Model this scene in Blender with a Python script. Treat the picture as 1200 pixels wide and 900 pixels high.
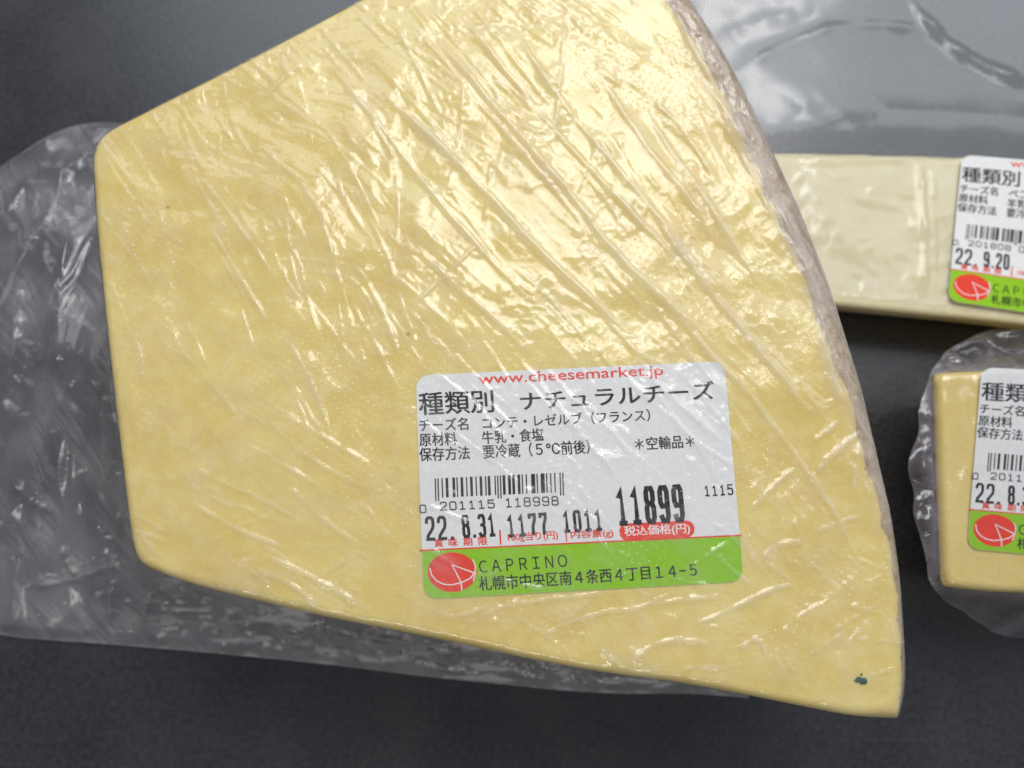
import bpy, math, random
import numpy as np
from mathutils import Vector
random.seed(7)
for o in list(bpy.data.objects):
    bpy.data.objects.remove(o)
sc = bpy.context.scene
COL = sc.collection
MM = 0.001                      # everything below is written in millimetres

# ------------------------------------------------------------------ camera
H_CAM, TILT = 208.0, math.radians(10)
cam_d = bpy.data.cameras.new('camera')
cam = bpy.data.objects.new('camera', cam_d); COL.objects.link(cam)
cam.location = (0, 0, H_CAM * MM)
cam.rotation_euler = (TILT, 0, 0)
cam_d.sensor_width = 36; cam_d.lens = 27
cam_d.clip_start = 0.005; cam_d.clip_end = 50
cam_d.dof.use_dof = True
cam_d.dof.focus_distance = 0.149
cam_d.dof.aperture_fstop = 11
sc.camera = cam

# ------------------------------------------------------------------ world, lamps, exposure
w = bpy.data.worlds.new('World'); sc.world = w; w.use_nodes = True
w.node_tree.nodes['Background'].inputs[0].default_value = (0.80, 0.86, 1.0, 1)
w.node_tree.nodes['Background'].inputs[1].default_value = 0.20
sc.view_settings.view_transform = 'Standard'; sc.view_settings.look = 'None'
sc.view_settings.exposure = -0.13; sc.view_settings.gamma = 1

def lamp(name, zen, azi, dist, sx, sy, power, color, roll=0.0):
    """area lamp; zen = angle from straight up, azi = compass angle from +x, aimed at the cheese"""
    d = bpy.data.lights.new(name, 'AREA'); d.shape = 'RECTANGLE'
    d.size = sx; d.size_y = sy; d.energy = power; d.color = color
    o = bpy.data.objects.new(name, d); COL.objects.link(o)
    z, a = math.radians(zen), math.radians(azi)
    v = Vector((math.sin(z) * math.cos(a), math.sin(z) * math.sin(a), math.cos(z)))
    o.location = Vector((0, 0.04, 0.06)) + v * dist
    q = v.to_track_quat('Z', 'Y')
    from mathutils import Quaternion
    o.rotation_euler = (q @ Quaternion((0, 0, 1), math.radians(roll))).to_euler()
    return o
lamp('ceiling_panel', 31, 80, 0.46, 0.17, 0.25, .98, (1.0, 0.965, 0.91))
lamp('ceiling_tube', 37, 62, 1.3, 0.03, 0.9, 2.4, (1.0, 0.98, 0.95), 20)
lamp('window_light', 44, 74, 1.7, 2.4, 1.2, 23.0, (0.86, 0.93, 1.0))
lamp('near_side_fill', 46, 258, 1.9, 1.2, 0.12, 6.5, (1.0, 0.97, 0.92))  # added fill lamp on the near side, brightens the film skirt and lower creases

sc.render.engine = 'CYCLES'
sc.cycles.use_denoising = True
sc.cycles.max_bounces = 10
sc.cycles.transparent_max_bounces = 24
sc.cycles.caustics_reflective = False
sc.cycles.caustics_refractive = False

# ------------------------------------------------------------------ maths helpers
def at(px, py, z):
    """world point (mm) where the photograph's pixel (1200x900) meets the level z"""
    a, b = (px - 600) / 900.0, (450 - py) / 900.0
    d = (a, b * math.cos(TILT) + math.sin(TILT), b * math.sin(TILT) - math.cos(TILT))
    t = (z - H_CAM) / d[2]
    return (d[0] * t, d[1] * t)
def atp(pts, z):
    return np.array([at(p[0], p[1], z) for p in pts])
def chaikin(P, n=2, closed=True):
    P = np.asarray(P, float)
    for _ in range(n):
        if closed:
            Q = np.roll(P, -1, 0)
            P = np.stack([P * .75 + Q * .25, P * .25 + Q * .75], 1).reshape(-1, 2)
        else:
            Q = P[1:]; A = P[:-1]
            M = np.stack([A * .75 + Q * .25, A * .25 + Q * .75], 1).reshape(-1, 2)
            P = np.vstack([P[:1], M, P[-1:]])
    return P
def resample(P, n, closed=True):
    P = np.asarray(P, float)
    if closed: P = np.vstack([P, P[:1]])
    s = np.concatenate([[0], np.cumsum(np.hypot(*np.diff(P, axis=0).T))])
    t = np.linspace(0, s[-1], n, endpoint=not closed)
    return np.stack([np.interp(t, s, P[:, 0]), np.interp(t, s, P[:, 1])], 1)
def seg_dist(X, Y, P, closed=False, near=False):
    """distance from every point to a polyline (and the nearest point, and position along it 0..1)"""
    P = np.asarray(P, float)
    if closed: P = np.vstack([P, P[:1]])
    best = np.full(X.shape, 1e9); nx = np.zeros(X.shape); ny = np.zeros(X.shape); al = np.zeros(X.shape)
    L = np.hypot(*np.diff(P, axis=0).T); tot = L.sum(); acc = 0
    for (ax, ay), (bx, by), l in zip(P[:-1], P[1:], L):
        dx, dy = bx - ax, by - ay
        t = np.clip(((X - ax) * dx + (Y - ay) * dy) / max(l * l, 1e-9), 0, 1)
        qx, qy = ax + t * dx, ay + t * dy
        d = np.hypot(X - qx, Y - qy)
        m = d < best
        best[m] = d[m]; nx[m] = qx[m]; ny[m] = qy[m]; al[m] = ((acc + t * l) / tot)[m]
        acc += l
    return (best, nx, ny, al) if near else (best, al)
def inside(X, Y, P):
    r = np.zeros(X.shape, bool); n = len(P); j = n - 1
    for i in range(n):
        xi, yi = P[i]; xj, yj = P[j]
        c = ((yi > Y) != (yj > Y)) & (X < (xj - xi) * (Y - yi) / (yj - yi + 1e-12) + xi)
        r ^= c; j = i
    return r
def sm(a, b, x):
    t = np.clip((x - a) / (b - a), 0, 1); return t * t * (3 - 2 * t)
def perlin(x, y, seed=0):
    xi = np.floor(x).astype(np.int64); yi = np.floor(y).astype(np.int64)
    fx, fy = x - xi, y - yi
    def g(ix, iy):
        h = (ix * 374761393 + iy * 668265263 + seed * 974634541) & 0xFFFFFFFF
        h = ((h ^ (h >> 13)) * 1274126177) & 0xFFFFFFFF
        h = (h ^ (h >> 16)) & 0xFFFF
        a = h * (2 * math.pi / 65536.0); return np.cos(a), np.sin(a)
    u = fx ** 3 * (fx * (fx * 6 - 15) + 10); v = fy ** 3 * (fy * (fy * 6 - 15) + 10)
    def dot(ix, iy, dx, dy):
        c, s = g(ix, iy); return c * dx + s * dy
    n00 = dot(xi, yi, fx, fy); n10 = dot(xi + 1, yi, fx - 1, fy)
    n01 = dot(xi, yi + 1, fx, fy - 1); n11 = dot(xi + 1, yi + 1, fx - 1, fy - 1)
    return (n00 + (n10 - n00) * u + ((n01 + (n11 - n01) * u) - (n00 + (n10 - n00) * u)) * v) * 1.5
def ridged(x, y, seed):
    return (1 - np.clip(np.abs(perlin(x, y, seed)) * 2.0, 0, 1)) ** 2

# ------------------------------------------------------------------ object helpers
def tag(o, label=None, cat=None, group=None, kind=None):
    for k, v in (('label', label), ('category', cat), ('group', group), ('kind', kind)):
        if v: o[k] = v
    return o
def empty(name, loc, label, cat):
    o = bpy.data.objects.new(name, None); COL.objects.link(o)
    o.location = (loc[0] * MM, loc[1] * MM, loc[2] * MM); o.empty_display_size = 0.02
    return tag(o, label, cat)
def mesh_obj(name, V, F, mats, parent=None, mi=None, smooth=False, attrs=None):
    me = bpy.data.meshes.new(name)
    V = np.asarray(V, float) * MM
    if parent is not None:
        off = np.zeros(3); p = parent
        while p is not None:
            off += np.array(p.location); p = p.parent
        V = V - off
    if isinstance(F, np.ndarray):
        me.vertices.add(len(V)); me.vertices.foreach_set('co', V.astype(np.float32).ravel())
        n = len(F); k = F.shape[1]
        me.loops.add(n * k); me.loops.foreach_set('vertex_index', F.astype(np.int32).ravel())
        me.polygons.add(n)
        me.polygons.foreach_set('loop_start', np.arange(0, n * k, k, dtype=np.int32))
        me.polygons.foreach_set('loop_total', np.full(n, k, np.int32))
    else:
        me.from_pydata([tuple(v) for v in V], [], [tuple(f) for f in F])
    if not isinstance(mats, (list, tuple)): mats = [mats]
    for m in mats: me.materials.append(m)
    if mi is not None: me.polygons.foreach_set('material_index', np.asarray(mi, np.int32))
    me.polygons.foreach_set('use_smooth', np.full(len(me.polygons), smooth, bool))
    for k, a in (attrs or {}).items():
        at_ = me.attributes.new(k, 'FLOAT', 'POINT'); at_.data.foreach_set('value', np.asarray(a, np.float32))
    me.update(calc_edges=True); me.validate()
    o = bpy.data.objects.new(name, me); COL.objects.link(o)
    if parent is not None: o.parent = parent
    return o
def grid_in(poly, step, pad=0.0):
    """regular grid clipped to a polygon, its rim snapped to the polygon: X, Y, faces, distance to the rim"""
    poly = np.asarray(poly)
    x0, y0 = poly.min(0) - step; x1, y1 = poly.max(0) + step
    nx, ny = int((x1 - x0) / step) + 2, int((y1 - y0) / step) + 2
    gx, gy = np.meshgrid(x0 + np.arange(nx) * step, y0 + np.arange(ny) * step)
    X, Y = gx.ravel(), gy.ravel()
    d, px, py, _ = seg_dist(X, Y, poly, True, True)
    ins = inside(X, Y, poly)
    ok = ins | (d < step * 1.5)
    snap = ok & ((~ins) | (d < step * .25))
    X = np.where(snap, px, X); Y = np.where(snap, py, Y); d = np.where(snap, 0, d)
    idx = np.arange(nx * ny).reshape(ny, nx)
    F = np.stack([idx[:-1, :-1], idx[:-1, 1:], idx[1:, 1:], idx[1:, :-1]], -1).reshape(-1, 4)
    F = F[ok[F].all(1) & ins[F].any(1)]
    used = np.unique(F); re = np.full(nx * ny, -1); re[used] = np.arange(len(used))
    return X[used], Y[used], re[F], d[used]

def radial_cap(poly, K=130, pw=1.7):
    """rings from a polygon's rim to its middle: X, Y, faces (rim is the first ring), distance to the rim"""
    poly = np.asarray(poly); n = len(poly); cen = poly.mean(0)
    sc_ = 1 - (np.arange(K) / (K - 1.0)) ** pw; sc_[-1] = 1e-4
    P = cen + (poly[None] - cen) * sc_[:, None, None]; P = P.reshape(-1, 2)
    i = np.arange(n); j = (i + 1) % n
    F = np.concatenate([np.stack([k * n + i, k * n + j, (k + 1) * n + j, (k + 1) * n + i], 1) for k in range(K - 1)])
    d, _ = seg_dist(P[:, 0], P[:, 1], poly[::2], True); d[:n] = 0
    A = .5 * np.sum(poly[:, 0] * np.roll(poly[:, 1], -1) - poly[:, 1] * np.roll(poly[:, 0], -1))
    if A < 0: F = F[:, ::-1]
    return P[:, 0], P[:, 1], F, d

# ------------------------------------------------------------------ materials
def newmat(name):
    m = bpy.data.materials.new(name); m.use_nodes = True
    nt = m.node_tree; nt.nodes.clear()
    out = nt.nodes.new('ShaderNodeOutputMaterial')
    return m, nt, out
def N(nt, t, **kw):
    n = nt.nodes.new(t)
    for k, v in kw.items():
        if k in n.inputs: n.inputs[k].default_value = v
        else: setattr(n, k, v)
    return n
def L(nt, a, b): nt.links.new(a, b)
def simple(name, col, rough=0.6, spec=0.3, bump=None):
    m, nt, out = newmat(name)
    p = N(nt, 'ShaderNodeBsdfPrincipled', Roughness=rough); p.inputs['Specular IOR Level'].default_value = spec
    tc = N(nt, 'ShaderNodeTexCoord')
    nz = N(nt, 'ShaderNodeTexNoise', Scale=900.0, Detail=3.0); L(nt, tc.outputs['Object'], nz.inputs['Vector'])
    mx = N(nt, 'ShaderNodeMix', data_type='RGBA'); mx.inputs[6].default_value = (*[c * .88 for c in col], 1)
    mx.inputs[7].default_value = (*[min(1, c * 1.1) for c in col], 1)
    L(nt, nz.outputs['Fac'], mx.inputs[0]); L(nt, mx.outputs[2], p.inputs['Base Color'])
    L(nt, p.outputs[0], out.inputs[0]); return m
def mat_cheese(name, c1, c2, c3, spots=True):
    m, nt, out = newmat(name)
    tc = N(nt, 'ShaderNodeTexCoord')
    p = N(nt, 'ShaderNodeBsdfPrincipled', Roughness=0.5)
    p.inputs['Specular IOR Level'].default_value = 0.35
    p.inputs['Subsurface Weight'].default_value = 0.35
    p.inputs['Subsurface Radius'].default_value = (1.0, 0.7, 0.3)
    p.inputs['Subsurface Scale'].default_value = 0.003
    a = N(nt, 'ShaderNodeTexNoise', Scale=38.0, Detail=5.0, Roughness=0.6); L(nt, tc.outputs['Object'], a.inputs['Vector'])
    b = N(nt, 'ShaderNodeTexNoise', Scale=260.0, Detail=4.0, Roughness=0.65); L(nt, tc.outputs['Object'], b.inputs['Vector'])
    r = N(nt, 'ShaderNodeValToRGB'); r.color_ramp.elements[0].position = .35; r.color_ramp.elements[1].position = .68
    r.color_ramp.elements[0].color = (*c1, 1); r.color_ramp.elements[1].color = (*c2, 1)
    L(nt, a.outputs['Fac'], r.inputs[0])
    mx = N(nt, 'ShaderNodeMix', data_type='RGBA'); mx.inputs[7].default_value = (*c3, 1)
    mr = N(nt, 'ShaderNodeMapRange'); mr.inputs[1].default_value = .45; mr.inputs[2].default_value = .8; mr.inputs[4].default_value = .6
    L(nt, b.outputs['Fac'], mr.inputs[0]); L(nt, mr.outputs[0], mx.inputs[0]); L(nt, r.outputs[0], mx.inputs[6])
    last = mx.outputs[2]
    if spots:
        v = N(nt, 'ShaderNodeTexVoronoi', Scale=85.0); L(nt, tc.outputs['Object'], v.inputs['Vector'])
        s = N(nt, 'ShaderNodeMapRange'); s.inputs[1].default_value = .10; s.inputs[2].default_value = .17; s.inputs[3].default_value = .22; s.inputs[4].default_value = 0
        L(nt, v.outputs['Distance'], s.inputs[0])
        m2 = N(nt, 'ShaderNodeMix', data_type='RGBA'); m2.inputs[7].default_value = (.83, .72, .43, 1)
        L(nt, s.outputs[0], m2.inputs[0]); L(nt, last, m2.inputs[6]); last = m2.outputs[2]
    v3 = N(nt, 'ShaderNodeTexVoronoi', Scale=70.0); L(nt, tc.outputs['Object'], v3.inputs['Vector'])
    s3 = N(nt, 'ShaderNodeMapRange'); s3.inputs[1].default_value = .02; s3.inputs[2].default_value = .045; s3.inputs[3].default_value = .6; s3.inputs[4].default_value = 0
    L(nt, v3.outputs['Distance'], s3.inputs[0])
    m4 = N(nt, 'ShaderNodeMix', data_type='RGBA'); m4.inputs[7].default_value = (.30, .17, .06, 1)
    L(nt, s3.outputs[0], m4.inputs[0]); L(nt, last, m4.inputs[6]); last = m4.outputs[2]
    mk = N(nt, 'ShaderNodeMapping'); mk.inputs['Rotation'].default_value = (0, 0, .35); mk.inputs['Scale'].default_value = (12, 420, 12); L(nt, tc.outputs['Object'], mk.inputs['Vector'])
    kn = N(nt, 'ShaderNodeTexNoise', Scale=1.0, Detail=3.0); L(nt, mk.outputs[0], kn.inputs['Vector'])
    kb = N(nt, 'ShaderNodeBump', Strength=.14, Distance=0.0005); L(nt, kn.outputs['Fac'], kb.inputs['Height'])
    L(nt, last, p.inputs['Base Color'])
    bp = N(nt, 'ShaderNodeBump', Strength=0.35, Distance=0.0006); L(nt, b.outputs['Fac'], bp.inputs['Height']); L(nt, kb.outputs[0], bp.inputs['Normal'])
    L(nt, bp.outputs[0], p.inputs['Normal']); L(nt, p.outputs[0], out.inputs[0]); return m
def mat_rind():
    m, nt, out = newmat('cheese_rind')
    tc = N(nt, 'ShaderNodeTexCoord')
    p = N(nt, 'ShaderNodeBsdfPrincipled', Roughness=0.8)
    b = N(nt, 'ShaderNodeTexNoise', Scale=420.0, Detail=6.0, Roughness=0.7); L(nt, tc.outputs['Object'], b.inputs['Vector'])
    r = N(nt, 'ShaderNodeValToRGB'); e = r.color_ramp.elements
    e[0].position = .3; e[0].color = (.24, .15, .08, 1); e[1].position = .72; e[1].color = (.58, .46, .32, 1)
    e.new(.5).color = (.45, .33, .20, 1)
    L(nt, b.outputs['Fac'], r.inputs[0]); L(nt, r.outputs[0], p.inputs['Base Color'])
    bp = N(nt, 'ShaderNodeBump', Strength=0.7, Distance=0.001); L(nt, b.outputs['Fac'], bp.inputs['Height'])
    L(nt, bp.outputs[0], p.inputs['Normal']); L(nt, p.outputs[0], out.inputs[0]); return m
def mat_film(name, rough=0.13, gloss=1.0, haze=1.0, dots=0.0, fine=0.25, tint=(.985, .985, .985), milk=(.87, .845, .86)):
    """thin clear plastic: see-through, mirror-like at its folds, a little milky where it lies double and where haze paints in highlights"""
    m, nt, out = newmat(name)
    tc = N(nt, 'ShaderNodeTexCoord')
    at_ = N(nt, 'ShaderNodeAttribute', attribute_name='haze')
    fn = N(nt, 'ShaderNodeTexNoise', Scale=1100.0, Detail=3.0); L(nt, tc.outputs['Object'], fn.inputs['Vector'])
    bp = N(nt, 'ShaderNodeBump', Strength=fine, Distance=0.0002); L(nt, fn.outputs['Fac'], bp.inputs['Height'])
    norm = bp.outputs[0]
    hz = N(nt, 'ShaderNodeMath', operation='MULTIPLY'); L(nt, at_.outputs['Fac'], hz.inputs[0]); hz.inputs[1].default_value = haze
    hz_o = hz.outputs[0]
    if dots:
        mp = N(nt, 'ShaderNodeMapping'); mp.inputs['Rotation'].default_value = (0, 0, math.radians(32)); mp.inputs['Scale'].default_value = (1, 1, 0)
        L(nt, tc.outputs['Object'], mp.inputs['Vector'])
        v = N(nt, 'ShaderNodeTexVoronoi', Scale=1 / 0.00142, Randomness=0.06); L(nt, mp.outputs[0], v.inputs['Vector'])
        dm = N(nt, 'ShaderNodeMapRange'); dm.inputs[1].default_value = .07; dm.inputs[2].default_value = .16; dm.inputs[3].default_value = 1; dm.inputs[4].default_value = 0
        L(nt, v.outputs['Distance'], dm.inputs[0])
        pn = N(nt, 'ShaderNodeTexNoise', Scale=45.0, Detail=2.0); L(nt, tc.outputs['Object'], pn.inputs['Vector'])
        pm = N(nt, 'ShaderNodeMapRange'); pm.inputs[1].default_value = .42; pm.inputs[2].default_value = .6; L(nt, pn.outputs['Fac'], pm.inputs[0])
        mm_ = N(nt, 'ShaderNodeMath', operation='MULTIPLY'); L(nt, dm.outputs[0], mm_.inputs[0]); L(nt, pm.outputs[0], mm_.inputs[1])
        b2 = N(nt, 'ShaderNodeBump', Strength=1.0, Distance=0.00004); L(nt, mm_.outputs[0], b2.inputs['Height']); L(nt, norm, b2.inputs['Normal'])
        norm = b2.outputs[0]
        ma = N(nt, 'ShaderNodeMath', operation='MULTIPLY_ADD'); L(nt, mm_.outputs[0], ma.inputs[0]); ma.inputs[1].default_value = dots; L(nt, hz_o, ma.inputs[2])
        hz_o = ma.outputs[0]
    lw = N(nt, 'ShaderNodeLayerWeight', Blend=0.5); L(nt, norm, lw.inputs['Normal'])
    pw = N(nt, 'ShaderNodeMath', operation='POWER'); L(nt, lw.outputs['Facing'], pw.inputs[0]); pw.inputs[1].default_value = 4.0
    fm = N(nt, 'ShaderNodeMath', operation='MULTIPLY_ADD', use_clamp=True); L(nt, pw.outputs[0], fm.inputs[0]); fm.inputs[1].default_value = .75; fm.inputs[2].default_value = .075 * gloss
    tr = N(nt, 'ShaderNodeBsdfTransparent'); tr.inputs[0].default_value = (*tint, 1)
    gl = N(nt, 'ShaderNodeBsdfGlossy', Roughness=rough); L(nt, norm, gl.inputs['Normal'])
    m1 = N(nt, 'ShaderNodeMixShader'); L(nt, fm.outputs[0], m1.inputs[0]); L(nt, tr.outputs[0], m1.inputs[1]); L(nt, gl.outputs[0], m1.inputs[2])
    df = N(nt, 'ShaderNodeBsdfDiffuse'); df.inputs[0].default_value = (*milk, 1)
    m2 = N(nt, 'ShaderNodeMixShader'); L(nt, hz_o, m2.inputs[0]); L(nt, m1.outputs[0], m2.inputs[1])
    tl = N(nt, 'ShaderNodeBsdfTranslucent'); tl.inputs[0].default_value = (*milk, 1)
    m3 = N(nt, 'ShaderNodeMixShader'); m3.inputs[0].default_value = .45; L(nt, df.outputs[0], m3.inputs[1]); L(nt, tl.outputs[0], m3.inputs[2])
    L(nt, m3.outputs[0], m2.inputs[2])
    L(nt, m2.outputs[0], out.inputs[0]); return m
def mat_counter():
    m, nt, out = newmat('dark_counter')
    tc = N(nt, 'ShaderNodeTexCoord')
    p = N(nt, 'ShaderNodeBsdfPrincipled', Roughness=0.42); p.inputs['Specular IOR Level'].default_value = 0.9
    b = N(nt, 'ShaderNodeTexNoise', Scale=700.0, Detail=5.0, Roughness=0.7); L(nt, tc.outputs['Object'], b.inputs['Vector'])
    a = N(nt, 'ShaderNodeTexNoise', Scale=22.0, Detail=5.0, Roughness=0.6); L(nt, tc.outputs['Object'], a.inputs['Vector'])
    ad = N(nt, 'ShaderNodeMath', operation='MULTIPLY_ADD'); L(nt, a.outputs['Fac'], ad.inputs[0]); ad.inputs[1].default_value = .5; L(nt, b.outputs['Fac'], ad.inputs[2])
    r = N(nt, 'ShaderNodeValToRGB'); r.color_ramp.elements[0].position = .5; r.color_ramp.elements[1].position = 1.0
    r.color_ramp.elements[0].color = (.011, .011, .0125, 1); r.color_ramp.elements[1].color = (.052, .052, .056, 1)
    L(nt, ad.outputs[0], r.inputs[0]); L(nt, r.outputs[0], p.inputs['Base Color'])
    bp = N(nt, 'ShaderNodeBump', Strength=0.25, Distance=0.0002); L(nt, b.outputs['Fac'], bp.inputs['Height'])
    L(nt, bp.outputs[0], p.inputs['Normal'])
    mr = N(nt, 'ShaderNodeMapRange'); mr.inputs[1].default_value = .3; mr.inputs[2].default_value = .7; mr.inputs[3].default_value = .20; mr.inputs[4].default_value = .34
    L(nt, a.outputs['Fac'], mr.inputs[0]); L(nt, mr.outputs[0], p.inputs['Roughness'])
    L(nt, p.outputs[0], out.inputs[0]); return m

M_COUNTER = mat_counter()
M_CHEESE = mat_cheese('hard_cheese', (.73, .545, .155), (.795, .635, .222), (.86, .745, .36))
M_PALE = mat_cheese('pale_cheese', (.69, .605, .36), (.74, .665, .435), (.77, .71, .50), False)
M_GOLD = mat_cheese('golden_cheese', (.72, .55, .18), (.76, .605, .23), (.80, .67, .31), False)
M_RIND = mat_rind()
M_PAPER = simple('label_paper', (.78, .772, .765), .55, .3)
M_GREEN = simple('label_green', (.27, .55, .006), .5, .3)
M_RED = simple('label_red', (.80, .045, .018), .5, .3)
M_INK = simple('label_ink', (.012, .012, .014), .6, .2)
M_WHITE = simple('label_white', (.86, .80, .78), .55, .3)
M_MOULD = simple('green_mould', (.045, .12, .095), .9, .1)
M_FILM = mat_film('cling_film', .13, .85, 1.0, .13)
M_FILM2 = mat_film('loose_film', .12, 1.1, 1.0, .14, milk=(.84, .76, .85))
M_VAC = mat_film('vacuum_film', .17, .75, 1.0, 0.0, .0)

# ------------------------------------------------------------------ the counter
c = mesh_obj('countertop', [(-900, -700, 0), (900, -700, 0), (900, 900, 0), (-900, 900, 0), (-900, -700, -30), (900, -700, -30), (900, 900, -30), (-900, 900, -30)],
             [(0, 1, 2, 3), (7, 6, 5, 4), (0, 4, 5, 1), (1, 5, 6, 2), (2, 6, 7, 3), (3, 7, 4, 0)], M_COUNTER)
tag(c, 'dark grey speckled countertop under the wrapped cheeses', 'countertop', kind='structure')

# ------------------------------------------------------------------ label printing
# 60 x 41 mm label; the layout is written in the units of a 1200x900 enlargement of the label and turned into u, v
Q = np.array([(22, 75), (1105, 25), (1175, 800), (50, 862)], float)      # corners: top left, top right, bottom right, bottom left
def inv_bil(p):
    u, v = .5, .5
    for _ in range(8):
        f = Q[0] * (1 - u) * (1 - v) + Q[1] * u * (1 - v) + Q[2] * u * v + Q[3] * (1 - u) * v - p
        du = (Q[1] - Q[0]) * (1 - v) + (Q[2] - Q[3]) * v; dv = (Q[3] - Q[0]) * (1 - u) + (Q[2] - Q[1]) * u
        J = np.array([du, dv]).T; s = np.linalg.solve(J, -f); u += s[0]; v += s[1]
    return u, v
LW, LH = 60.0, 41.0
TEXT_CACHE = {}
def text_shape(body):
    """glyph outlines of the built-in font as triangles in a 0..1 box"""
    if body in TEXT_CACHE: return TEXT_CACHE[body]
    cu = bpy.data.curves.new('text', 'FONT'); cu.body = body; cu.resolution_u = 3; cu.fill_mode = 'FRONT'
    ob = bpy.data.objects.new('text', cu); COL.objects.link(ob)
    dg = bpy.context.evaluated_depsgraph_get(); me = ob.evaluated_get(dg).to_mesh()
    V = np.array([v.co[:2] for v in me.vertices]); F = [tuple(p.vertices) for p in me.polygons]
    ob.evaluated_get(dg).to_mesh_clear(); bpy.data.objects.remove(ob); bpy.data.curves.remove(cu)
    V = (V - V.min(0)) / (V.max(0) - V.min(0))
    TEXT_CACHE[body] = (V, F); return V, F
DIG = {
 '0': [[(.2, 0), (.8, 0), (1, .12), (1, .88), (.8, 1), (.2, 1), (0, .88), (0, .12), (.2, 0)]],
 '1': [[(.12, .80), (.5, .98), (.5, 0)], [(.1, 0), (.9, 0)]],
 '2': [[(0, .78), (.05, .92), (.25, 1), (.75, 1), (.97, .92), (1, .68), (.88, .5), (.1, .16), (0, 0), (1, 0)]],
 '3': [[(0, .88), (.2, 1), (.8, 1), (1, .88), (1, .64), (.78, .53), (.35, .53)], [(.78, .53), (1, .42), (1, .13), (.8, 0), (.2, 0), (0, .12)]],
 '4': [[(.75, 0), (.75, 1), (0, .3), (1, .3)]],
 '5': [[(.95, 1), (.08, 1), (.02, .56), (.25, .63), (.75, .63), (1, .48), (1, .14), (.8, 0), (.2, 0), (0, .13)]],
 '6': [[(1, .85), (.8, 1), (.2, 1), (0, .85), (0, .12), (.2, 0), (.8, 0), (1, .12), (1, .45), (.8, .56), (.2, .56), (0, .45)]],
 '7': [[(0, .86), (0, 1), (1, 1), (.97, .78), (.55, .40), (.5, 0)]],
 '8': [[(.2, .54), (.8, .54), (.98, .66), (.98, .88), (.8, 1), (.2, 1), (.02, .88), (.02, .66), (.2, .54)], [(.2, .54), (0, .42), (0, .12), (.2, 0), (.8, 0), (1, .12), (1, .42), (.8, .54)]],
 '9': [[(0, .14), (.2, 0), (.8, 0), (1, .14), (1, .88), (.8, 1), (.2, 1), (0, .88), (0, .56), (.2, .44), (.8, .44), (1, .56)]],
 '.': [[(.0, 0), (.22, 0)]],
}
class Print:
    """collects flat shapes in enlargement units, writes them through u, v onto one label"""
    def __init__(s): s.V = []; s.F = []; s.n = 0
    def add(s, V, F, lift=0.0):
        b = len(s.V); s.V += [(x, y, lift) for x, y in V]; s.F += [tuple(b + i for i in f) for f in F]
    def ribbon(s, P, wd, closed=False):
        P = np.asarray(P, float); n = len(P)
        s.n += 1; lf = (s.n % 12) * 0.0012
        Lf, Rt = [], []
        for i in range(n):
            a = P[i] - P[i - 1] if (i or closed) else P[1] - P[0]
            b = (P[(i + 1) % n] - P[i]) if (i < n - 1 or closed) else a
            a = a / (np.hypot(*a) + 1e-9); b = b / (np.hypot(*b) + 1e-9)
            t = a + b; t /= (np.hypot(*t) + 1e-9)
            nrm = np.array([-t[1], t[0]]); k = wd / 2 / max(.5, abs(np.dot(nrm, [-a[1], a[0]])))
            e = np.zeros(2)
            if not closed and i == 0: e = -a * wd * .3
            if not closed and i == n - 1: e = b * wd * .3
            Lf.append(P[i] + nrm * k + e); Rt.append(P[i] - nrm * k + e)
        F = [(i, i + 1, n + i + 1, n + i) for i in range(n - 1)]
        if closed: F.append((n - 1, 0, n, 2 * n - 1))
        s.add(Lf + Rt, F, lf)
    def text(s, body, p0, p1, hgt, bold=1.6):
        V, F = text_shape(body)
        p0, p1 = np.array(p0, float), np.array(p1, float); d = p1 - p0
        up = np.array([d[1], -d[0]]) / np.hypot(*d) * hgt
        up[0] += hgt * -0.03
        for k, b in enumerate((-.5, .5)):
            s.add([p0 + d * x + up * y + np.array([b * bold, b * bold * .4]) for x, y in V], F, k * .002)
    def digits(s, body, p0, p1, hgt, wd, gap=.32):
        p0, p1 = np.array(p0, float), np.array(p1, float); d = p1 - p0
        adv = [.55 if c == '.' else 1.0 for c in body]
        u = 1 / (sum(adv) + gap * (len(body) - 1)); x = 0
        up = np.array([d[1], -d[0]]) / np.hypot(*d) * hgt; up[0] -= hgt * .04
        ins = wd / 2 / np.hypot(*d)
        for c, a in zip(body, adv):
            for st in DIG.get(c, []):
                s.ribbon([p0 + d * (x + ins + (u * (1.0) - 2 * ins) * q[0] * 1.0) + up * (q[1] * (1 - wd / hgt) + wd / hgt / 2) for q in st], wd)
            x += u * (a + gap)
    def bar(s, x0, y0, x1, y1, x2, y2, x3, y3): s.add([(x0, y0), (x1, y1), (x2, y2), (x3, y3)], [(0, 1, 2, 3)])
    def build(s, name, mat, label_o, place, z):
        V = []
        for x, y, lf in s.V:
            u, v = inv_bil(np.array([x, y])); q = place(u, v); V.append((q[0], q[1], q[2] + z + lf))
        return mesh_obj(name, V, s.F, mat, label_o)
def rrect(w_, h_, r, u0=0, v0=0, k=6, corners=(1, 1, 1, 1)):
    P = []
    for (cx, cy, a0, on) in ((w_ - r, r, -90, corners[1]), (w_ - r, h_ - r, 0, corners[2]), (r, h_ - r, 90, corners[3]), (r, r, 180, corners[0])):
        if not on:
            P.append((cx + (r if cx > w_ / 2 else -r), cy + (r if cy > h_ / 2 else -r))); continue
        for i in range(k + 1):
            a = math.radians(a0 + 90 * i / k); P.append((cx + r * math.cos(a), cy + r * math.sin(a)))
    return P
UPC = {'0': '3211', '1': '2221', '2': '2122', '3': '1411', '4': '1132', '5': '1231', '6': '1114', '7': '1312', '8': '1213', '9': '3112'}
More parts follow.
